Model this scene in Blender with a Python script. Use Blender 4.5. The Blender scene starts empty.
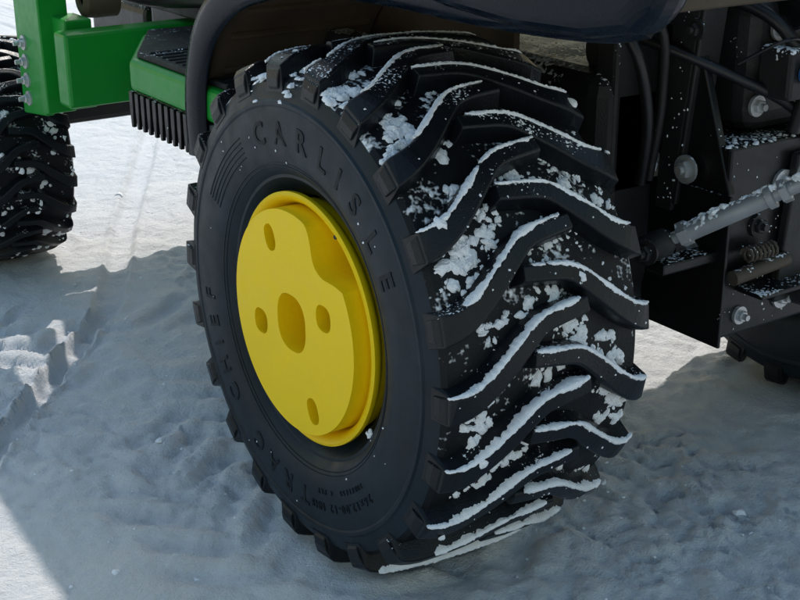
import bpy, bmesh, math, random
import numpy as np
from mathutils import Vector, Matrix, noise as mn
random.seed(7); rng=np.random.default_rng(7)
S=bpy.context.scene; COL=S.collection
rad=math.radians
# ------------------------------------------------------------------ materials
def newmat(name):
    m=bpy.data.materials.new(name); m.use_nodes=True
    nt=m.node_tree; return m,nt,nt.nodes['Principled BSDF'],nt.nodes,nt.links
def N(nt,t,**k):
    n=nt.nodes.new(t)
    for a,b in k.items(): setattr(n,a,b)
    return n
def noise(nt,scale,detail=4,rough=.6,coord=None):
    n=N(nt,'ShaderNodeTexNoise'); n.inputs['Scale'].default_value=scale
    n.inputs['Detail'].default_value=detail; n.inputs['Roughness'].default_value=rough
    if coord: nt.links.new(coord,n.inputs['Vector'])
    return n.outputs['Fac']
def ramp(nt,inp,a,b,ca=(0,0,0,1),cb=(1,1,1,1)):
    r=N(nt,'ShaderNodeValToRGB'); e=r.color_ramp.elements
    e[0].position=a;e[0].color=ca;e[1].position=b;e[1].color=cb
    nt.links.new(inp,r.inputs[0]); return r.outputs[0]
def math_(nt,op,a,b=None,c=None):
    n=N(nt,'ShaderNodeMath',operation=op)
    for i,v in enumerate((a,b,c)):
        if v is None: continue
        if hasattr(v,'links'): nt.links.new(v,n.inputs[i])
        else: n.inputs[i].default_value=v
    return n.outputs[0]
def mixc(nt,f,a,b):
    n=N(nt,'ShaderNodeMix',data_type='RGBA')
    if hasattr(f,'links'): nt.links.new(f,n.inputs[0])
    else: n.inputs[0].default_value=f
    for i,v in ((6,a),(7,b)):
        if hasattr(v,'links'): nt.links.new(v,n.inputs[i])
        else: n.inputs[i].default_value=(*v,1) if len(v)==3 else v
    return n.outputs[2]
SNOWC=(.88,.90,.93)
def dusty(name,col,rough=.4,metal=0,snow=.3,fine=260,patch=22,var=.35,bump=.15,coat=0,up=.5,bscale=400,spec=.5,fw=.5,soft=.035):
    """painted/rubber surface, uneven colour, thin frost/snow specks that gather on upward faces"""
    m,nt,b,ns,lk=newmat(name)
    tc=N(nt,'ShaderNodeTexCoord').outputs['Object']
    g=N(nt,'ShaderNodeNewGeometry'); sp=N(nt,'ShaderNodeSeparateXYZ'); lk.new(g.outputs['Normal'],sp.inputs[0])
    n1=noise(nt,9,3,.6,tc)
    c=mixc(nt,n1,[v*(1-var) for v in col],[min(1,v*(1+var)) for v in col])
    rn=noise(nt,40,2,.6,tc)
    r=math_(nt,'MULTIPLY_ADD',rn,.35,rough-.17)
    bn=noise(nt,bscale,1,.6,tc); h=math_(nt,'MULTIPLY',bn,.4)
    if snow>-.9:
        nf=noise(nt,fine,1,.5,tc); npch=noise(nt,patch,3,.65,tc)
        t=math_(nt,'ADD',math_(nt,'MULTIPLY',nf,fw),math_(nt,'MULTIPLY',npch,1-fw))
        t=math_(nt,'ADD',t,math_(nt,'MULTIPLY',sp.outputs[2],up*.12))
        thr=.70-snow*.2
        mask=ramp(nt,t,thr,thr+soft)
        c=mixc(nt,mask,c,SNOWC)
        r=math_(nt,'MAXIMUM',r,math_(nt,'MULTIPLY',mask,.75))
        h=math_(nt,'ADD',h,mask)
    lk.new(c,b.inputs['Base Color'])
    lk.new(r,b.inputs['Roughness'])
    b.inputs['Metallic'].default_value=metal
    b.inputs['Coat Weight'].default_value=coat
    b.inputs['Specular IOR Level'].default_value=spec
    bp=N(nt,'ShaderNodeBump'); bp.inputs['Strength'].default_value=bump; bp.inputs['Distance'].default_value=.002
    lk.new(h,bp.inputs['Height']); lk.new(bp.outputs[0],b.inputs['Normal'])
    return m
M={}
M['tread']=dusty('tread_rubber',(.006,.008,.011),.36,0,-.02,fine=330,patch=16,bump=.45,up=1.0,spec=.28)
M['groove']=dusty('groove_rubber',(.006,.007,.009),.5,0,.58,fine=170,patch=17,bump=.6,up=.5,spec=.22,fw=.35,soft=.09)
M['side']=dusty('sidewall_rubber',(.006,.014,.022),.42,0,-1,fine=300,patch=10,bump=.2,up=1.2,spec=.24,var=.7)
M['letter']=dusty('lettering_rubber',(.004,.008,.012),.5,0,-1,spec=.2)
M['yellow']=dusty('yellow_paint',(.98,.66,.002),.46,0,-1.6,var=.05,bump=.45,bscale=120,spec=.26)
M['green']=dusty('green_paint',(.008,.25,.028),.35,0,-.15,var=.14,bump=.05,spec=.3)
M['black']=dusty('black_paint',(.006,.0065,.007),.34,0,.04,fine=240,patch=14,up=1.2,spec=.32)
M['iron']=dusty('dark_casting',(.018,.018,.0185),.48,0,.06,fine=180,patch=12,up=1.4,bump=.5,spec=.32)
M['fender']=dusty('fender_plastic',(.003,.006,.012),.24,0,-1,bump=.05,spec=.16)
M['liner']=dusty('fender_liner',(.085,.064,.045),.7,0,-.15,var=.5,patch=8,up=0,spec=.15)
M['mat']=dusty('step_rubber',(.012,.014,.015),.6,0,.15,patch=30,spec=.25)
M['steel']=dusty('zinc_steel',(.52,.53,.54),.40,.6,-.1,fine=150,patch=30,up=1.6)
M['rust']=dusty('worn_grey_link',(.30,.31,.32),.5,.4,.25,fine=160,patch=25,up=1.6,var=.5)
M['brown']=dusty('rusty_steel',(.07,.055,.042),.7,.2,.1,fine=160,patch=25,up=1.2,var=.6)
M['hose']=dusty('hose_rubber',(.008,.008,.009),.40,0,-.15,spec=.4)
M['seat']=dusty('seat_vinyl',(.5,.36,.02),.5,0,-1)
M['blue']=dusty('blue_cap',(.02,.09,.25),.4,0,-1)
def snowmat(name,ground=False):
    m,nt,b,ns,lk=newmat(name)
    tc=N(nt,'ShaderNodeTexCoord').outputs['Object']
    a=noise(nt,3.2 if ground else 60,4,.65,tc)
    c=mixc(nt,ramp(nt,a,.35,.68),(.87,.89,.93),(.95,.95,.965))
    if ground:
        d=ramp(nt,noise(nt,30,5,.75,tc),.56,.74)
        c=mixc(nt,math_(nt,'MULTIPLY',d,.32),c,(.68,.68,.69))
    lk.new(c,b.inputs['Base Color']); b.inputs['Roughness'].default_value=.6
    b1=N(nt,'ShaderNodeBump'); b1.inputs['Strength'].default_value=1.0 if ground else .6; b1.inputs['Distance'].default_value=.013 if ground else .004
    h=noise(nt,48 if ground else 85,6 if ground else 4,.82 if ground else .8,tc)
    lk.new(h,b1.inputs['Height']); lk.new(b1.outputs[0],b.inputs['Normal'])
    return m
M['snow']=snowmat('clinging_snow'); M['ground']=snowmat('packed_snow',True)
# ------------------------------------------------------------------ helpers
def empty(name,loc=(0,0,0),parent=None):
    o=bpy.data.objects.new(name,None); COL.objects.link(o); o.location=loc
    if parent: o.parent=parent
    return o
def mesh(name,V,F,mat,parent=None,smooth=False,bevel=0,seg=2,auto=None):
    me=bpy.data.meshes.new(name); me.from_pydata([tuple(v) for v in V],[],F); me.update()
    bm=bmesh.new(); bm.from_mesh(me); bmesh.ops.recalc_face_normals(bm,faces=bm.faces); bm.to_mesh(me); bm.free()
    me.materials.append(M[mat])
    if smooth:
        me.polygons.foreach_set('use_smooth',[True]*len(me.polygons))
        if auto: me.set_sharp_from_angle(angle=rad(auto))
    o=bpy.data.objects.new(name,me); COL.objects.link(o)
    if parent: o.parent=parent
    if bevel:
        b=o.modifiers.new('b','BEVEL'); b.width=bevel; b.segments=seg; b.limit_method='ANGLE'; b.angle_limit=rad(32)
    return o
def prism(name,pts,axis,a,b,mat,parent,bevel=.003,seg=2,**k):
    """extrude 2D outline along axis 0/1/2 from a to b"""
    n=len(pts); V=[]
    for t in (a,b):
        for (p,q) in pts:
            V.append({0:(t,p,q),1:(p,t,q),2:(p,q,t)}[axis])
    F=[list(range(n)),list(range(2*n-1,n-1,-1))]+[[i,(i+1)%n,n+(i+1)%n,n+i] for i in range(n)]
    return mesh(name,V,F,mat,parent,bevel=bevel,seg=seg,**k)
def box(name,lo,hi,mat,parent,bevel=.004,seg=2):
    return prism(name,[(lo[0],lo[1]),(hi[0],lo[1]),(hi[0],hi[1]),(lo[0],hi[1])],2,lo[2],hi[2],mat,parent,bevel,seg)
def tube(name,P,R,mat,parent,n=16,caps=True,sub=0):
    P=[Vector(p) for p in P]
    if not hasattr(R,'__len__'): R=[R]*len(P)
    if sub:
        Q=[];RR=[]
        for i in range(len(P)-1):
            p0=P[max(i-1,0)];p1=P[i];p2=P[i+1];p3=P[min(i+2,len(P)-1)]
            for k in range(sub):
                t=k/sub
                Q.append(.5*((2*p1)+(p2-p0)*t+(2*p0-5*p1+4*p2-p3)*t*t+(3*p1-p0-3*p2+p3)*t**3)); RR.append(R[i]*(1-t)+R[i+1]*t)
        Q.append(P[-1]);RR.append(R[-1]);P,R=Q,RR
    V=[];F=[]; up=None
    for i,p in enumerate(P):
        d=(P[min(i+1,len(P)-1)]-P[max(i-1,0)]).normalized()
        if up is None: up=d.orthogonal().normalized()
        up=(up-d*up.dot(d)).normalized(); s=d.cross(up)
        for k in range(n):
            a=2*math.pi*k/n; V.append(p+(up*math.cos(a)+s*math.sin(a))*R[i])
    for i in range(len(P)-1):
        for k in range(n): F.append([i*n+k,i*n+(k+1)%n,(i+1)*n+(k+1)%n,(i+1)*n+k])
    if caps: F+= [list(range(n)),list(range((len(P)-1)*n,len(P)*n))]
    return mesh(name,V,F,mat,parent,smooth=True,auto=40)
def lathe(name,prof,mat,parent,n=160,closed=False,auto=35):
    """prof: list of (x,r), axis X"""
    V=[];F=[];m=len(prof)
    for k in range(n):
        a=2*math.pi*k/n
        for x,r in prof: V.append((x,-r*math.cos(a),r*math.sin(a)))
    for k in range(n):
        k2=(k+1)%n
        for j in range(m if closed else m-1):
            j2=(j+1)%m; F.append([k*m+j,k*m+j2,k2*m+j2,k2*m+j])
    return mesh(name,V,F,mat,parent,smooth=True,auto=auto)
def bolt(name,p,axis,r,mat,parent,h=.010,washer=True,shank=.01):
    """hex bolt head pointing along axis vector"""
    d=Vector(axis).normalized(); p=Vector(p); u=d.orthogonal().normalized(); s=d.cross(u)
    V=[];F=[]
    def ring(off,rr,n,ph=0):
        i0=len(V)
        for k in range(n):
            a=2*math.pi*k/n+ph; V.append(p+d*off+(u*math.cos(a)+s*math.sin(a))*rr)
        return i0
    def skin(a,b,n):
        for k in range(n): F.append([a+k,a+(k+1)%n,b+(k+1)%n,b+k])
    a=ring(-.002,r*1.55,20);b=ring(.0025,r*1.55,20);skin(a,b,20);F.append(list(range(b,b+20)));F.append(list(range(a,a+20)))
    a=ring(.0026,r,6);b=ring(h*.85,r,6);c=ring(h,r*.86,6);skin(a,b,6);skin(b,c,6);F.append(list(range(c,c+6)))
    a=ring(h+.0003,r*.52,12);b=ring(h+shank,r*.5,12);skin(a,b,12);F.append(list(range(b,b+12)))
    return mesh(name,V,F,mat,parent)
def blob(V,F,c,nrm,size,flat,seed,seg=9,rings=4):
    """irregular crumbly lump of snow lying on a surface with normal nrm, appended to V,F"""
    n=Vector(nrm).normalized(); u=n.orthogonal().normalized(); ang=random.random()*6.28
    s=n.cross(u); u,s=u*math.cos(ang)+s*math.sin(ang),s*math.cos(ang)-u*math.sin(ang)
    el=random.uniform(.5,1); i0=len(V)
    V.append(Vector(c)+n*size*flat*random.uniform(.6,1.1))
    for j in range(1,rings+1):
        t=j/rings
        for k in range(seg):
            a=2*math.pi*k/seg
            w=1+.75*mn.noise(Vector((math.cos(a)*1.6,math.sin(a)*1.6,seed*3.7)))+random.uniform(-.12,.12)
            hgt=math.sqrt(max(0,1-t*t))*flat*random.uniform(.65,1.15)-(.12 if j==rings else 0)
            V.append(Vector(c)+(u*math.cos(a)+s*math.sin(a)*el)*size*t*w+n*size*hgt)
    for k in range(seg): F.append([i0,i0+1+k,i0+1+(k+1)%seg])
    for j in range(rings-1):
        for k in range(seg):
            a=i0+1+j*seg; F.append([a+k,a+seg+k,a+seg+(k+1)%seg,a+(k+1)%seg])
# ------------------------------------------------------------------ tyre
W=.30
half=[(.050,.150),(.036,.156),(.030,.165),(.022,.172),(.0165,.177),(.016,.181),(.0105,.187),(.0045,.200),(.0015,.214),(.0,.232),(.0005,.250),(.002,.264),(.0008,.2665),(.0008,.2705),(.0035,.273),(.006,.283),(.0095,.293),(.015,.2985),(.034,.301),(.07,.304),(.11,.3065),(.15,.3075)]
def rbase(x):
    x=min(x,W-x); xs=[.0,.006,.0095,.015,.034,.07,.11,.15]; rs=[.26,.283,.293,.2985,.301,.304,.3065,.3075]
    return float(np.interp(x,xs,rs))
def rtop(x):
    x=min(x,W-x); return float(np.interp(x,[.004,.012,.03,.08,.15],[.3105,.318,.3245,.3295,.3325]))
NL=22; PITCH=2*math.pi/NL; RT=.333
path=[(.007,-.002),(.022,.001),(.050,.015),(.125,.078),(.190,.086)]
wid=[.037,.033,.026,.021,.019]
def resample(path,wid,n):
    P=np.array(path); d=np.r_[0,np.cumsum(np.hypot(*np.diff(P,axis=0).T))]
    t=np.linspace(0,d[-1],n); x=np.interp(t,d,P[:,0]); s=np.interp(t,d,P[:,1]); w=np.interp(t,d,wid)
    for _ in range(2):
        x[1:-1]=.25*x[:-2]+.5*x[1:-1]+.25*x[2:]; s[1:-1]=.25*s[:-2]+.5*s[1:-1]+.25*s[2:]
    return x,s,w
LX,LS,LWD=resample(path,wid,22)
tx=np.gradient(LX); ts=np.gradient(LS); tl=np.hypot(tx,ts); NX=-ts/tl; NS=tx/tl   # normal points to +s ("upper") side
def P3(x,s,r,th0,side):
    th=th0+s/RT
    if side: x=W-x
    return Vector((x,-r*math.cos(th),r*math.sin(th)))
def build_tyre():
    V=[];F=[]
    for side in (0,1):
        for i in range(NL):
            th0=i*PITCH+(PITCH/2 if side else 0); base=len(V)
            jit=random.uniform(-.0012,.0012)
            n=len(LX)
            for j in range(n):
                x,s,w=LX[j],LS[j]+jit,LWD[j]; nx,nsn=NX[j],NS[j]
                if j==0: nx,nsn=0,1
                t=rtop(x); bb=rbase(max(x,.0))-.004
                sl=.005
                row=[(-w/2-sl,bb),(-w/2,t-.0022),(-w/2+.0022,t),(w/2-.0022,t),(w/2,t-.0022),(w/2+sl,bb)]
                for o,r in row:
                    dx=0
                    if j==0: dx=-.002 if r<.30 else .0    # slightly battered end face
                    if j==n-1 and r<.31: dx=.005
                    V.append(P3(x+nx*o*(1 if j else 0)+dx,s+nsn*o,r,th0,side))
            for j in range(n-1):
                for k in range(5):
                    a=base+j*6+k; F.append([a,a+1,a+7,a+6])
            F.append([base+k for k in range(6)]); F.append([base+(n-1)*6+k for k in range(6)])
            # low buttress blending each lug end into the shoulder
            b2=len(V)
            for (x,r,ww) in ((.012,.314,.035),(.0055,.308,.033),(.0030,.298,.030),(.0032,.288,.027),(.008,.280,.025)):
                for o in (-ww/2,ww/2): V.append(P3(x,LS[0]+jit+o,r,th0,side))
            for j in range(4): F.append([b2+2*j,b2+2*j+1,b2+2*j+3,b2+2*j+2])
            F.append([b2+0,b2+2,b2+4,b2+6,b2+8]); F.append([b2+1,b2+3,b2+5,b2+7,b2+9])
            F.append([b2,b2+1,b2+9,b2+8])
    return V,F
def make_wheel(parent):
    w=parent
    prof=half+[(W-x,r) for x,r in half[::-1][1:]]
    c=lathe('tyre_carcass',prof,'side',w,n=220,closed=False,auto=25)
    c.data.materials.append(M['groove'])
    for p in c.data.polygons:
        cc=p.center; r=math.hypot(cc.y,cc.z)
        if r>.2955: p.material_index=1
    V,F=build_tyre()
    mesh('tread_lugs',V,F,'tread',w,bevel=.0012,seg=2)
    # moulded fine ribs on the sidewall
    for rr in (.192,.1965):
        xo=float(np.interp(rr,[.187,.2],[.0105,.0045]))
        lathe('mould_rib',[(xo+.0015,rr-.001),(xo-.0008,rr-.0004),(xo-.0008,rr+.0004),(xo+.0015,rr+.001)],'side',w,n=160)
    for arc0 in (-62,):      # curved pin-stripe ribs beside the lettering
        for q in range(5):
            rr=.214+q*.0065; xo=float(np.interp(rr,[.187,.2,.214,.232,.25,.264],[.0105,.0045,.0015,0,.0005,.002]))
            pts=[]
            for k in range(25):
                al=rad(arc0+k*1.3); pts.append((xo-.0002,-rr*math.sin(al),rr*math.cos(al)))
            tube('mould_stripe',pts,.0008,'side',w,n=6)
    lathe('rim_barrel',[(.250,.150),(.246,.166),(.240,.150),(.15,.135),(.08,.138),(.050,.147),(.030,.150),(.024,.157),(.019,.1605),(.013,.1605),(.011,.157),(.013,.152),(.022,.146),(.045,.142),(.075,.134)],'yellow',w,n=128)
    lathe('rim_disc',[(.075,.134),(.078,.120),(.070,.08),(.070,.0005)],'yellow',w,n=96)
    # cast wheel weight with bite and holes
    R0=.142
    a0,a1=rad(13),rad(58)
    out=[]
    for k in range(150):
        a=a1+ (2*math.pi-(a1-a0))*k/149
        out.append(Vector((math.sin(a)*R0,math.cos(a)*R0)))
    A=out[-1];B=out[0]
    bite=[A,A+Vector((.009,-.005)),Vector((.049,.118)),Vector((.053,.100)),Vector((.060,.088)),Vector((.076,.080)),Vector((.100,.079)),Vector((.114,.077)),B]
    def cr(pts,n=6):
        o=[]
        for i in range(1,len(pts)-2):
            for k in range(n):
                t=k/n;p0,p1,p2,p3=pts[i-1:i+3]
                o.append(.5*((2*p1)+(p2-p0)*t+(2*p0-5*p1+4*p2-p3)*t*t+(3*p1-p0-3*p2+p3)*t**3))
        return o
    out=out[:-1]+cr([out[-2]]+bite+[out[1]],5)
    def oval(cx,cz,rx,rz,rot,n=40):
        o=[]
        for k in range(n):
            a=2*math.pi*k/n
            ca=abs(math.cos(a))**.8*math.copysign(1,math.cos(a)); sa=abs(math.sin(a))**.8*math.copysign(1,math.sin(a))
            x=rx*ca;z=rz*sa
            o.append(Vector((cx+x*math.cos(rot)-z*math.sin(rot),cz+x*math.sin(rot)+z*math.cos(rot))))
        return o
    holes=[oval(0,0,.034,.037,0,56),oval(-.047,.098,.0125,.017,.4),oval(-.078,-.022,.0165,.0165,0),oval(.076,.030,.0165,.0165,0),oval(.046,-.102,.0125,.017,.4)]
    bm=bmesh.new(); edges=[]
    for loop in [out]+holes:
        vs=[bm.verts.new((-.004,-p.x,p.y)) for p in loop]
        for i in range(len(vs)): edges.append(bm.edges.new((vs[i],vs[(i+1)%len(vs)])))
    bmesh.ops.triangle_fill(bm,edges=edges,use_beauty=True)
    def inside(pt,loop):
        c=False;n=len(loop)
        for i in range(n):
            a,b=loop[i],loop[(i+1)%n]
            if (a.y>pt.y)!=(b.y>pt.y) and pt.x<(b.x-a.x)*(pt.y-a.y)/(b.y-a.y)+a.x: c=not c
        return c
    kill=[f for f in bm.faces if any(inside(Vector((-f.calc_center_median().y,f.calc_center_median().z)),h) for h in holes) or not inside(Vector((-f.calc_center_median().y,f.calc_center_median().z)),out)]
    bmesh.ops.delete(bm,geom=kill,context='FACES_ONLY')
    r=bmesh.ops.extrude_face_region(bm,geom=list(bm.faces))
    bmesh.ops.translate(bm,verts=[v for v in r['geom'] if isinstance(v,bmesh.types.BMVert)],vec=(.064,0,0))
    bmesh.ops.recalc_face_normals(bm,faces=bm.faces)
    me=bpy.data.meshes.new('wheel_weight'); bm.to_mesh(me); bm.free(); me.materials.append(M['yellow'])
    o=bpy.data.objects.new('wheel_weight',me); COL.objects.link(o); o.parent=w
    b=o.modifiers.new('b','BEVEL'); b.width=.0045; b.segments=4; b.limit_method='ANGLE'; b.angle_limit=rad(45)
    lathe('hub',[(.052,.0005),(.052,.018),(.056,.020),(.066,.022)],'yellow',w,n=48)
    for (a,c_) in ((-.078,-.022),(.076,.030),(-.047,.098),(.046,-.102)):
        bolt('stud',(.045,-a,c_),(-1,0,0),.008,'iron' if c_>-.1 else 'steel',w)
    tube('valve_stem',[(.022,-.080,.127),(.012,-.081,.130)],.0032,'hose',w,n=10)
    def text(word,a_start,step,r,size,narrow=None):
        a=a_start
        for ch in word:
            st=step*(narrow.get(ch,1) if narrow else 1)
            if ch!=' ':
                cu=bpy.data.curves.new('t','FONT'); cu.body=ch; cu.size=size; cu.extrude=.0005; cu.align_x='CENTER'; cu.offset=size*.016
                cu.resolution_u=3
                ob=bpy.data.objects.new('t',cu); COL.objects.link(ob)
                dg=bpy.context.evaluated_depsgraph_get()
                me=bpy.data.meshes.new_from_object(ob.evaluated_get(dg)); bpy.data.objects.remove(ob)
                al=rad(a+st/2)
                rx=Vector((0,-math.cos(al),-math.sin(al))); ry=Vector((0,-math.sin(al),math.cos(al))); rz=Vector((-1,0,0))
                ori=ry*r+Vector((-.0004,0,0))
                for v in me.vertices:
                    q=ori+rx*v.co.x+ry*v.co.y+rz*v.co.z
                    rr=math.hypot(q.y,q.z); xo=float(np.interp(rr,[.187,.2,.214,.232,.25,.264],[.0105,.0045,.0015,0,.0005,.002]))
                    q.x+=xo; v.co=q
                me.materials.clear(); me.materials.append(M['letter'])
                o=bpy.data.objects.new('lettering',me); COL.objects.link(o); o.parent=w
            a+=st
    nar={'I':.55,'L':.9,'E':.95,'F':.95,'.':.5,'-':.6,'1':.7}
    text('CARLISLE',-24,12.4,.220,.040,nar)
    text('TRAC CHIEF',172,10.0,.221,.036,nar)
    text('26x12.00-12 NHS',134,2.75,.232,.015,{'.':.5,'-':.7})
    text('TUBELESS  4 PLY',137,2.1,.214,.009)
# ------------------------------------------------------------------ tractor
tractor=empty('compact_tractor')
rw=empty('rear_wheel',(0,0,.333-.006),tractor); make_wheel(rw)
def clone(src,name,loc,rotz=0,sc=1,rx=0):
    e=empty(name,loc,tractor); e.rotation_euler=(rx,0,rotz); e.scale=(sc,)*3
    for c in list(src.children):
        o=bpy.data.objects.new(c.name.split('.')[0],c.data); COL.objects.link(o); o.parent=e
        for m in c.modifiers:
            if m.type=='BEVEL':
                b=o.modifiers.new('b','BEVEL'); b.width=m.width;b.segments=m.segments;b.limit_method='ANGLE';b.angle_limit=m.angle_limit
    return e
fw_=clone(rw,'front_wheel',(-.02,1.42,.232),0,.706,.3)
clone(rw,'rear_wheel_far',(1.2,0,.327),math.pi)
clone(rw,'front_wheel_far',(1.22,1.42,.232),math.pi,.706)
# ---- snow clinging to near rear wheel
V=[];F=[]
def strip(side,th0,j0,j1,thick,seed):
    prev=None
    sub=5
    idx=np.arange(j0,j1-1+1e-6,1/sub)
    for q in idx:
        f=lambda A: float(np.interp(q,np.arange(len(A)),A))
        x,s,w,nx,ns_=f(LX),f(LS),f(LWD),f(NX),f(NS)
        t=rtop(x); nz=mn.noise(Vector((q*.30,seed*5.1,1)))+.5*mn.noise(Vector((q*1.1,seed*3.3,4)))+.35*mn.noise(Vector((q*2.7,seed*1.3,7)))
        k=thick*(1.15+1.2*nz)
        k=max(k,0); e=min(1,(q-j0)/1.2+.15,(j1-1-q)/1.2+.15); k*=e
        if k<.0007:
            if prev is not None: F.append(list(range(prev,prev+6)))
            prev=None; continue
        hgt=min(k,.0040)*random.uniform(.4,.65)
        ring=[(w/2-k*.7,t-.0006),(w/2-k*.42,t+hgt*.5),(w/2+.0002,t+hgt*.8),(w/2+.001+k*.22,t-k*.05),(w/2+.0022+k*.22,t-k*1.0),(w/2+.001,t-k*1.8-.002)]
        base=len(V)
        for o,r in ring:
            o+=random.uniform(-.0007,.0007); r+=random.uniform(-.0005,.0005)
            V.append(P3(x+nx*o,s+ns_*o,r,th0,side))
        n=len(ring)
        if prev is not None:
            for a in range(n): F.append([prev+a,prev+(a+1)%n,base+(a+1)%n,base+a])
        else: F.append(list(range(base,base+n)))
        prev=base
    if prev is not None: F.append(list(range(prev,prev+6)))
for side in (0,1):
    for i in range(NL):
        th0=i*PITCH+(PITCH/2 if side else 0)
        th=(math.degrees(th0)+180)%360-180
        if not(-66<th<115): continue
        thick=.0041 if -25<th<75 else .0032
        strip(side,th0,random.choice([2,3,5]) if side==0 else random.choice([0,1,2]),random.choice([21,22]),thick*random.uniform(.75,1.2),i+side*50)
        if side==0 and random.random()<.35: strip(side,th0,0,5,thick*.5,i*3+side*50+7)
def carc(x,th,off=0):
    r=rbase(x)+off; return Vector((x,-r*math.cos(th),r*math.sin(th))),Vector((0,-math.cos(th),math.sin(th)))
for k in range(2600):
    x=random.uniform(.03,.285); th=rad(random.uniform(-60,100))
    dens=mn.noise(Vector((x*14,th*4.5,2.2)))
    if dens<.14 and random.random()<.97: continue
    p,n=carc(x,th,-.001)
    sz=random.uniform(.0015,.0045) if random.random()<.76 else random.uniform(.005,.013)
    blob(V,F,p,n,sz,.5,k,9 if sz<.005 else 17,4)
for k in range(260):   # crumbs on lug tops
    side=random.randint(0,1); i=random.randint(0,NL-1); th0=i*PITCH+(PITCH/2 if side else 0)
    j=random.randint(1,20); o=random.uniform(-.45,.45)*LWD[j]
    x=LX[j]+NX[j]*o; p=P3(x,LS[j]+NS[j]*o,rtop(x)-.0003,th0,side)
    ang=math.atan2(p.z,-p.y)
    if not(-1<ang<1.9): continue
    blob(V,F,p,Vector((0,p.y,p.z)),random.uniform(.0006,.002) if random.random()<.95 else random.uniform(.004,.009),.5,k,9,3)
for (x,deg,sz) in ((.035,52,.018),(.05,60,.022),(.06,66,.012),(.03,75,.018),(.02,92,.013),(.05,98,.018),(.03,104,.016),(.07,85,.016),(.02,110,.014),(.045,30,.019),(.05,27,.014),(.04,20,.010),(.05,-4,.018),(.065,-9,.020),(.055,-14,.015),(.09,-22,.018),(.11,-17,.012),(.17,6,.010),(.075,12,.014),(.08,40,.014),(.10,34,.012)):
    for q in range(14):
        xx=x+random.uniform(-.018,.018); th=rad(deg+random.uniform(-4,4)); p,n=carc(xx,th,.001)
        blob(V,F,p,n,sz*random.uniform(.12,.55),.6,q+deg,17,5)
for k in range(22):
    a=random.uniform(0,6.28); r=random.uniform(.20,.26)
    blob(V,F,(.0,-r*math.cos(a),r*math.sin(a)),(-1,0,0),random.uniform(.0008,.002),.5,k,7,2)
for k in range(9):
    a=rad(-36+random.uniform(-2,2)); r=random.uniform(.168,.18)
    blob(V,F,(.018,-r*math.cos(a),r*math.sin(a)),(-1,-.3,.3),random.uniform(.002,.004),.6,k,8,3)
mesh('clinging_snow',V,F,'snow',rw,smooth=True,auto=60)
# snow packed on the front tyre
V=[];F=[]
for k in range(700):
    x=random.uniform(.02,.28); th=rad(random.uniform(-50,110))
    if mn.noise(Vector((x*9,th*3,5)))<.03: continue
    p,n=carc(x,th,.001 if random.random()<.75 else .022); blob(V,F,p,n,random.uniform(.002,.011),.5,k,9,3)
mesh('clinging_snow',V,F,'snow',fw_,smooth=True,auto=60)
# ---- fender: swept profile
prof=[(.432,.43),(.436,.49),(.425,.555),(.388,.62),(.325,.668),(.25,.697),(.12,.722),(-.05,.732),(-.20,.732),(-.32,.735),(-.42,.742),(-.475,.754)]
def cr2(pts,n=6):
    pts=[Vector(p) for p in pts]; pts=[2*pts[0]-pts[1]]+pts+[2*pts[-1]-pts[-2]]; o=[]
    for i in range(1,len(pts)-2):
        p0,p1,p2,p3=pts[i-1:i+3]
        for k in range(n):
            t=k/n; o.append(.5*((2*p1)+(p2-p0)*t+(2*p0-5*p1+4*p2-p3)*t*t+(3*p1-p0-3*p2+p3)*t**3))
    o.append(pts[-2]); return o
cp=cr2(prof,6)
def sweep(name,cp,section,mat,parent,x0=0,flip=1):
    V=[];F=[];m=len(section)
    for i,p in enumerate(cp):
        d=(cp[min(i+1,len(cp)-1)]-cp[max(i-1,0)]).normalized(); n=Vector((d.y,-d.x))
        if n.dot(p-Vector((0,.33)))<0: n=-n
        for x,o in section:
            q=p+n*o; V.append((x0+flip*x,q.x,q.y))
    for i in range(len(cp)-1):
        for j in range(m): F.append([i*m+j,i*m+(j+1)%m,(i+1)*m+(j+1)%m,(i+1)*m+j])
    F+=[list(range(m)),list(range((len(cp)-1)*m,len(cp)*m))]
    return mesh(name,V,F,mat,parent,smooth=True,auto=50)
sec=[(.088,.026),(.086,.014),(.088,-.012),(.092,-.020),(.098,-.023),(.103,-.018),(.105,.000),(.112,.010),(.37,.014),(.37,.020),(.15,.032),(.11,.033),(.094,.031)]
lin=[(.1055,-.002),(.38,-.004),(.38,.011),(.114,.0095)]
for nm,x0,fl in (('fender',0,1),('fender_far',1.2,-1)):
    sweep(nm,cp,sec,'fender',tractor,x0,fl)
    sweep(nm+'_liner',cp,lin,'liner',tractor,x0,fl)
for t in (6,12,17,22,27):
    p=cp[t]; d=(cp[t+1]-cp[t-1]).normalized(); n=Vector((d.y,-d.x)); 
    if n.dot(p-Vector((0,.33)))<0: n=-n
    a=p-n*.003
    tube('liner_rib',[(.135,a.x,a.y),(.37,a.x,a.y)],.006,'liner',tractor,n=8)
box('fender_inner_wall',(.385,.06,.56),(.395,.44,.74),'liner',tractor,.002)
prism('fender_skirt',[(-.06,.744),(-.20,.726),(-.32,.720),(-.42,.724),(-.480,.736),(-.506,.758),(-.514,.80),(-.50,.90),(-.2,.95),(0,.93)],0,.066,.125,'fender',tractor,bevel=.022,seg=6)
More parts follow.
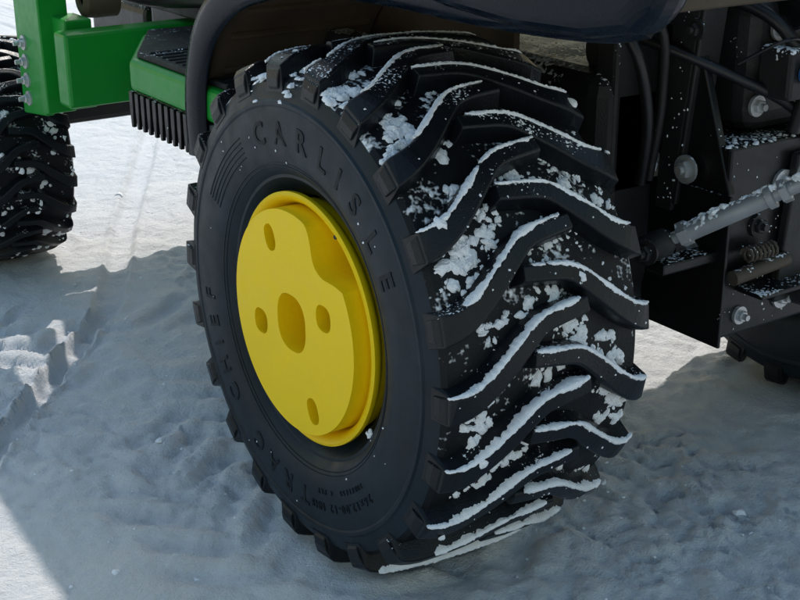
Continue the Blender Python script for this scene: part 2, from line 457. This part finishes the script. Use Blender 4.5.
# ---- chassis & rear housing
box('transmission_housing',(.40,-.10,.29),(.80,.75,.60),'iron',tractor,.03,3)
tube('rear_axle_housing',[(.10,0,.327),(.28,0,.327),(.31,0,.327),(.42,0,.33),(.80,0,.33),(.92,0,.327),(1.1,0,.327)],[.05,.055,.085,.10,.10,.085,.05],'iron',tractor,n=28)
box('belly_frame',(.42,.7,.36),(.78,1.46,.46),'black',tractor,.01)
box('front_axle',(.10,1.38,.27),(1.10,1.46,.34),'iron',tractor,.012)
prism('hood',[(.85,.55),(1.32,.53),(1.36,.64),(1.35,1.06),(1.30,1.12),(.85,1.18)],0,.36,.84,'green',tractor,bevel=.06,seg=4)  # unseen hood, nose cut short so the sun reaches the ground at left
box('dashboard',(.36,.66,.60),(.84,.84,1.26),'black',tractor,.03,3)
tube('steering_column',[(.6,.70,1.22),(.6,.60,1.32)],.02,'black',tractor)
V2=[(.6+.18*math.cos(a),.58+.10*math.sin(a),1.32+.15*math.sin(a)) for a in np.linspace(0,2*math.pi,33)]
tube('steering_wheel',V2,.012,'black',tractor,n=8,caps=False)
box('deck',(.36,-.14,.78),(.84,.68,.82),'black',tractor,.01)
box('seat_base',(.42,-.12,.82),(.78,.28,.92),'black',tractor,.03,3)
box('seat_cushion',(.40,-.12,.92),(.80,.30,1.0),'seat',tractor,.04,4)
box('seat_back',(.41,-.20,.96),(.79,-.11,1.38),'seat',tractor,.04,4)
box('fender_deck',(.09,-.44,.80),(.40,.26,.83),'fender',tractor,.015,3)
box('fender_deck_far',(.80,-.44,.80),(1.11,.26,.83),'fender',tractor,.015,3)
for x in (.46,.70): box('rollbar_post',(x,-.19,.86),(x+.05,-.13,1.9),'black',tractor,.006)
box('rollbar_top',(.46,-.19,1.9),(.75,-.13,1.95),'black',tractor,.006)
# ---- left side: mounting post, cross beam, step
prism('loader_post',[(1.045,.375),(1.165,.36),(1.165,.98),(1.045,.98)],0,.08,.098,'green',tractor,.003)
prism('loader_post_flange',[(1.015,.385),(1.0445,.38),(1.0445,.98),(1.03,.98)],0,.074,.13,'green',tractor,.003)
for z in (.395,.43,.465,.50): bolt('post_bolt',(.079,1.125,z),(-1,0,0),.009,'steel',tractor)
box('cross_beam',(.075,.90,.415),(.42,.955,.545),'green',tractor,.006)
box('beam_weld_plate',(.098,.958,.40),(.15,1.04,.56),'green',tractor,.004)
prism('step_body',[(.10,.36),(.42,.36),(.42,.90),(.215,.895),(.10,.685)],2,.482,.535,'green',tractor,bevel=.010,seg=3)
prism('step_mat',[(.112,.372),(.41,.372),(.41,.86),(.218,.872),(.112,.68)],2,.5355,.545,'mat',tractor,bevel=.002)
for i in range(12):
    y=.39+i*.024
    tube('mat_rib',[(.122,y,.5455),(.40,y,.5455)],.0022,'mat',tractor,n=6)
prism('step_skirt',[(.106,.365),(.41,.365),(.41,.88),(.22,.88),(.106,.69)],2,.445,.4818,'black',tractor,bevel=.002)
for i in range(15):
    y=.372+i*.0222
    prism('skirt_tooth',[(y,.452),(y,.481),(y+.013,.481),(y+.013,.452),(y+.010,.422),(y+.003,.422)],0,.099,.1055,'black',tractor,bevel=.001)
box('skirt_lower',(.107,.366,.425),(.40,.68,.4448),'black',tractor,.003)
lathe_e=empty('loader_pin',(.16,1.02,.585),tractor)
lathe('pin_boss',[(0,.010),(-.004,.012),(-.004,.026),(0,.033),(.02,.035),(.06,.035)],'liner',lathe_e,n=40)
tube('loader_hose',[(.25,.95,.60),(.27,.8,.66),(.30,.6,.64),(.33,.4,.62)],.012,'hose',tractor,sub=6)
tube('loader_hose',[(.22,1.3,.60),(.26,.98,.58),(.30,.7,.60),(.34,.4,.57)],.010,'hose',tractor,sub=6)
box('side_tank',(.34,.46,.46),(.42,1.15,.80),'black',tractor,.03,3)
box('side_panel',(.345,1.16,.42),(.41,1.46,.54),'black',tractor,.02,3)
box('side_rail',(.30,.30,.555),(.338,1.40,.60),'iron',tractor,.004)
# ---- right side: hitch, brackets, links
box('rear_frame_box',(.50,-.23,.262),(.92,-.10,.52),'black',tractor,.004)
box('rear_frame_plate',(.494,-.24,.255),(.4995,-.095,.46),'black',tractor,.0015)
prism('frame_gusset',[(-.235,.46),(-.10,.46),(-.10,.66),(-.16,.66)],0,.497,.509,'black',tractor,.002)
prism('rollbar_bracket',[(-.115,.42),(-.145,.42),(-.190,.86),(-.135,.86)],0,.488,.496,'iron',tractor,.002)
prism('rollbar_bracket_flange',[(-.146,.43),(-.152,.43),(-.197,.86),(-.191,.86)],0,.488,.53,'iron',tractor,.002)
box('rockshaft_housing',(.56,-.20,.52),(.82,.10,.70),'iron',tractor,.03,3)
box('rear_tank',(.54,-.17,.70),(.84,.10,.775),'black',tractor,.02,3)
tube('rockshaft',[(.44,-.05,.62),(.76,-.05,.62)],.03,'iron',tractor,n=20)
prism('lift_arm',[(-.02,.65),(-.30,.74),(-.32,.71),(-.30,.69),(-.06,.585)],0,.60,.622,'black',tractor,.005)
tube('lift_rod',[(.611,-.30,.72),(.60,-.34,.50),(.60,-.40,.36)],[.009,.009,.011],'iron',tractor,n=12)
A=Vector((.405,-.205,.405));B=Vector((.52,-.375,.525)); d=(B-A)
pt=lambda t,o=(0,0,0): A+d*t+Vector(o)
tube('stabiliser_clevis',[pt(-.10),pt(.06),pt(.10)],[.018,.018,.010],'iron',tractor,n=16)
tube('stabiliser_link',[pt(.10),pt(.16),pt(.165),pt(.62),pt(.625),pt(.66),pt(.665),pt(1.05)],[.008,.008,.0125,.0115,.015,.015,.009,.009],'rust',tractor,n=20)
tube('stabiliser_nut',[pt(.14),pt(.19)],.0165,'rust',tractor,n=6)
tube('stabiliser_nut',[pt(.70),pt(.74)],.0155,'rust',tractor,n=6)
tube('stabiliser_eye',[pt(.90,(-.016,0,0)),pt(.90,(.016,0,0))],.020,'steel',tractor,n=20)
bolt('stabiliser_pin',pt(-.02,(-.022,-.01,0)),(-1,-.3,0),.011,'iron',tractor)
box('stabiliser_lug',(.40,-.225,.37),(.50,-.195,.385),'black',tractor,.003)
V=[];F=[]
for k in range(90):
    t=random.uniform(.16,1.0); p=pt(t,(random.uniform(-.003,.003),0,.0105)); blob(V,F,p,(0,-.2,1),random.uniform(.003,.009),.5,k,13,4)
for k in range(60):
    blob(V,F,(random.uniform(.50,.75),random.uniform(-.23,-.2),.5195),(0,0,1),random.uniform(.0015,.005),.5,k,9,3)
for k in range(60):
    a=random.uniform(.505,.66); blob(V,F,(a,-.2305,random.uniform(.27,.50)),(0,-1,0),random.uniform(.0006,.0018),.5,k,7,2)
for k in range(50):
    z=random.uniform(.43,.78); y=-.148-(z-.42)*.1; blob(V,F,(.488,y+random.uniform(-.002,.03),z),(-1,0,0),random.uniform(.0006,.0022),.5,k,7,2)
mesh('snow_on_link',V,F,'snow',tractor,smooth=True,auto=60)
tube('drawbar',[(.62,-.10,.31),(.64,-.27,.31)],.02,'iron',tractor,n=16)
tube('frame_tube',[(.505,-.245,.352),(.60,-.25,.362)],.010,'brown',tractor,n=14)
tube('frame_spring',[(.52+.055*k/60,-.250+.009*math.cos(k*.75),.382+.009*math.sin(k*.75)) for k in range(61)],.0022,'brown',tractor,n=8)
tube('hydraulic_pipe',[(.44,.05,.66),(.46,-.12,.64),(.53,-.20,.60),(.60,-.235,.56),(.66,-.24,.50)],.007,'hose',tractor,sub=6,n=10)
tube('hydraulic_pipe',[(.50,.05,.72),(.54,-.12,.70),(.57,-.22,.67),(.60,-.25,.60),(.60,-.24,.53)],.009,'hose',tractor,sub=6,n=10)
tube('hydraulic_pipe',[(.52,-.02,.80),(.55,-.20,.74),(.62,-.235,.68),(.70,-.24,.56)],.008,'hose',tractor,sub=6,n=10)
tube('hydraulic_pipe',[(.40,.02,.70),(.41,-.12,.66),(.44,-.14,.56),(.45,-.125,.46)],.008,'hose',tractor,sub=6,n=10)
tube('hydraulic_pipe',[(.43,.02,.72),(.45,-.13,.68),(.47,-.135,.58),(.47,-.12,.46)],.006,'iron',tractor,sub=6,n=10)
tube('wire_loop',[(.52,-.21,.62),(.55,-.25,.65),(.59,-.25,.645),(.60,-.24,.61),(.57,-.235,.585)],.0022,'hose',tractor,sub=8,n=8)
box('remote_valve',(.56,-.26,.575),(.68,-.205,.64),'iron',tractor,.006)
for (x,z,mt) in ((.585,.61,'blue'),(.63,.61,'steel'),(.67,.60,'hose')):
    tube('quick_coupler',[(x,-.262,z),(x,-.275,z),(x,-.276,z),(x,-.296,z+.004)],[.014,.014,.011,.011],mt,tractor,n=14)
for p,a,r,mt in (((.488,-.055,.595),(-1,-.2,0),.011,'steel'),((.492,-.105,.475),(-1,-.3,0),.011,'steel'),((.487,-.168,.482),(-1,0,0),.012,'steel'),((.493,-.178,.37),(-1,0,0),.013,'steel'),
                 ((.60,-.232,.46),(0,-1,0),.012,'steel'),((.66,-.232,.45),(0,-1,0),.010,'iron'),((.56,-.232,.41),(0,-1,0),.010,'iron'),((.62,-.232,.30),(0,-1,0),.011,'steel'),((.54,-.232,.29),(0,-1,0),.008,'steel'),((.70,-.232,.40),(0,-1,0),.012,'steel'),
                 ((.60,-.203,.655),(0,-1,0),.010,'steel'),((.57,-.203,.56),(0,-1,0),.009,'steel'),((.486,-.02,.52),(-1,0,0),.010,'iron'),((.487,-.168,.66),(-1,0,0),.009,'iron'),((.419,-.08,.66),(-1,0,0),.010,'steel'),((.419,-.08,.55),(-1,0,0),.009,'iron')):
    bolt('frame_bolt',p,a,r,mt,tractor,h=.009,shank=.006)
box('pto_shield',(.53,-.275,.325),(.67,-.2305,.332),'black',tractor,.002)
prism('hitch_plate',[(.59,.30),(.72,.30),(.70,.50),(.61,.50)],1,-.246,-.2315,'iron',tractor,.003)
box('inner_bracket',(.42,-.10,.44),(.4995,-.06,.70),'iron',tractor,.006)
# ------------------------------------------------------------------ ground
def axis(lo,hi,step,far):
    a=list(np.arange(lo,hi,step)); s=step
    L=[lo];R=[a[-1]]
    while L[-1]>-far: s*=1.22; L.append(L[-1]-s)
    s=step
    while R[-1]<far: s*=1.22; R.append(R[-1]+s)
    return np.array(L[1:][::-1]+a+R[1:])
def vnoise(X,Y,sc,seed):
    r=np.random.default_rng(seed); T=r.random((256,256))
    x=X*sc+seed*13.7; y=Y*sc+seed*7.3; xi=np.floor(x).astype(int); yi=np.floor(y).astype(int); fx=x-xi; fy=y-yi
    fx=fx*fx*(3-2*fx); fy=fy*fy*(3-2*fy)
    g=lambda i,j:T[i&255,j&255]
    return (g(xi,yi)*(1-fx)+g(xi+1,yi)*fx)*(1-fy)+(g(xi,yi+1)*(1-fx)+g(xi+1,yi+1)*fx)*fy-.5
gx=axis(-.7,1.5,.0060,300); gy=axis(-.7,2.6,.0075,300)
X,Y=np.meshgrid(gx,gy,indexing='ij')
wx=X+.05*vnoise(X,Y,7,3)+.015*vnoise(X,Y,22,33); wy=Y+.05*vnoise(X,Y,7,4)+.015*vnoise(X,Y,22,34)
Z=.014*vnoise(wx,wy,1.8,1)+.004*vnoise(wx,wy,6,2)+.006*vnoise(wx,wy,16,5)
rough=np.clip(.75+2.0*vnoise(X,Y,2.5,21),.35,1.6)
Z+=rough*(.0100*vnoise(wx,wy,34,7)+.0075*vnoise(wx,wy,62,8)+.0052*vnoise(X,Y,125,10))
ridge=np.abs(vnoise(wx,wy,13,6)); Z-=rough*.004*np.exp(-(ridge/.04)**2)
def track(Z,p0,p1,w,depth,lug=0,berm=.4):
    p0=np.array(p0);p1=np.array(p1);d=p1-p0;L=np.hypot(*d);d/=L;n=np.array([-d[1],d[0]])
    a=(X-p0[0])*d[0]+(Y-p0[1])*d[1]; b=(X-p0[0])*n[0]+(Y-p0[1])*n[1]+.02*vnoise(X,Y,3,31)+.006*vnoise(X,Y,25,35)
    m=(1/(1+np.exp(-(a+.0)/.03)))*(1/(1+np.exp((a-L)/.03)))
    ins=1/(1+np.exp((np.abs(b)-w/2)/(.08*w)))
    be=np.exp(-((np.abs(b)-w*.62)/(w*.14))**2)
    Z=Z-m*ins*depth+m*be*depth*berm*(1+vnoise(X,Y,25,9))
    if lug:
        ph=(a-np.abs(b)*.8)/.09*2*math.pi
        Z=Z+m*ins*lug*np.clip(np.sin(ph)*1.6,-1,1)*np.clip(.3+2.5*vnoise(X,Y,6,12),0,1)
    return Z
Z=track(Z,(-.9,-.25),(.14,.98),.040,.028)
Z=track(Z,(-1.0,-.15),(.02,1.10),.022,.010)
Z=track(Z,(.14,.98),(.9,2.4),.05,.014)
Z=track(Z,(-.1,-2),(.02,3.2),.20,.005,.0085,.3)
Z=track(Z,(.15,-3),(.15,1.4),.28,.002,.006,.3)
for (cx,cy,lx,ly) in ((.15,0,.17,.10),(.095,1.42,.12,.09),(1.05,0,.17,.1),(1.1,1.42,.12,.09)):
    q=np.sqrt(((X-cx)/lx)**2+((Y-cy)/ly)**2); k=1/(1+np.exp((q-1.05)/.12)); Z=Z*(1-k)+k*.0005
    Z+=.011*np.exp(-((q-1.35)/.16)**2)*(.5+1.4*vnoise(X,Y,30,14))
Z=Z-.001
fade=np.clip(1-(np.hypot(X-.3,Y-.8)-6)/30,0.0,1); Z=Z*fade
nx_,ny_=X.shape
V=np.stack([X.ravel(),Y.ravel(),Z.ravel()],1)
I=np.arange(nx_*ny_).reshape(nx_,ny_)
Fq=np.stack([I[:-1,:-1].ravel(),I[1:,:-1].ravel(),I[1:,1:].ravel(),I[:-1,1:].ravel()],1)
me=bpy.data.meshes.new('snow_ground'); me.vertices.add(len(V)); me.vertices.foreach_set('co',V.ravel())
me.loops.add(Fq.size); me.loops.foreach_set('vertex_index',Fq.ravel()); me.polygons.add(len(Fq)); me.polygons.foreach_set('loop_start',np.arange(0,Fq.size,4)); me.polygons.foreach_set('loop_total',np.full(len(Fq),4))
me.update(calc_edges=True); me.validate(); me.polygons.foreach_set('use_smooth',np.ones(len(Fq),bool)); me.materials.append(M['ground'])
g=bpy.data.objects.new('snow_ground',me); COL.objects.link(g)
V=[];F=[]
ix=lambda v,a:int(np.clip(np.searchsorted(a,v),0,len(a)-1))
for k in range(1500):
    x=random.uniform(-.6,1.3); y=random.uniform(-.55,2.2)
    if mn.noise(Vector((x*3,y*3,9)))<.0 and random.random()<.8: continue
    z=Z[ix(x,gx),ix(y,gy)]; blob(V,F,(x,y,z-.0008),(0,0,1),random.uniform(.0015,.004) if random.random()<.93 else random.uniform(.005,.010),.5,k,9,3)
mesh('snow_crumbs',V,F,'snow',None,smooth=True,auto=60)
# ------------------------------------------------------------------ light
E=rad(45); sd=Vector((.58,.81,0)).normalized(); sv=Vector((sd.x*math.cos(E),sd.y*math.cos(E),math.sin(E)))
w=bpy.data.worlds.new('World'); S.world=w; w.use_nodes=True; nt=w.node_tree
sky=nt.nodes.new('ShaderNodeTexSky'); sky.sky_type='NISHITA'; sky.sun_disc=False; sky.sun_elevation=E; sky.sun_rotation=math.atan2(sd.x,sd.y)
sky.air_density=2.6; sky.dust_density=1.6; sky.ozone_density=5.0
nt.links.new(sky.outputs[0],nt.nodes['Background'].inputs[0]); nt.nodes['Background'].inputs[1].default_value=.15
l=bpy.data.lights.new('sun','SUN'); l.energy=3.2; l.angle=rad(.6); l.color=(1,.94,.87)
lo=bpy.data.objects.new('sun',l); COL.objects.link(lo); lo.rotation_euler=(-sv).to_track_quat('-Z','Y').to_euler()
# ------------------------------------------------------------------ camera
yaw,pitch,roll=.9712,.365,-.0033
f=Vector((math.cos(pitch)*math.cos(yaw),math.cos(pitch)*math.sin(yaw),-math.sin(pitch)))
r=f.cross(Vector((0,0,1))).normalized(); u=r.cross(f)
r2=r*math.cos(roll)+u*math.sin(roll); u2=u*math.cos(roll)-r*math.sin(roll)
cd=bpy.data.cameras.new('camera'); cam=bpy.data.objects.new('camera',cd); COL.objects.link(cam)
cd.sensor_width=36; cd.lens=1333.5/800*36; cd.clip_start=.02; cd.clip_end=1000
cam.matrix_world=Matrix(((r2.x,u2.x,-f.x,-.75),(r2.y,u2.y,-f.y,-1.3277),(r2.z,u2.z,-f.z,.9365),(0,0,0,1)))
S.camera=cam
S.view_settings.view_transform='Standard'; S.view_settings.look='None'; S.view_settings.exposure=0
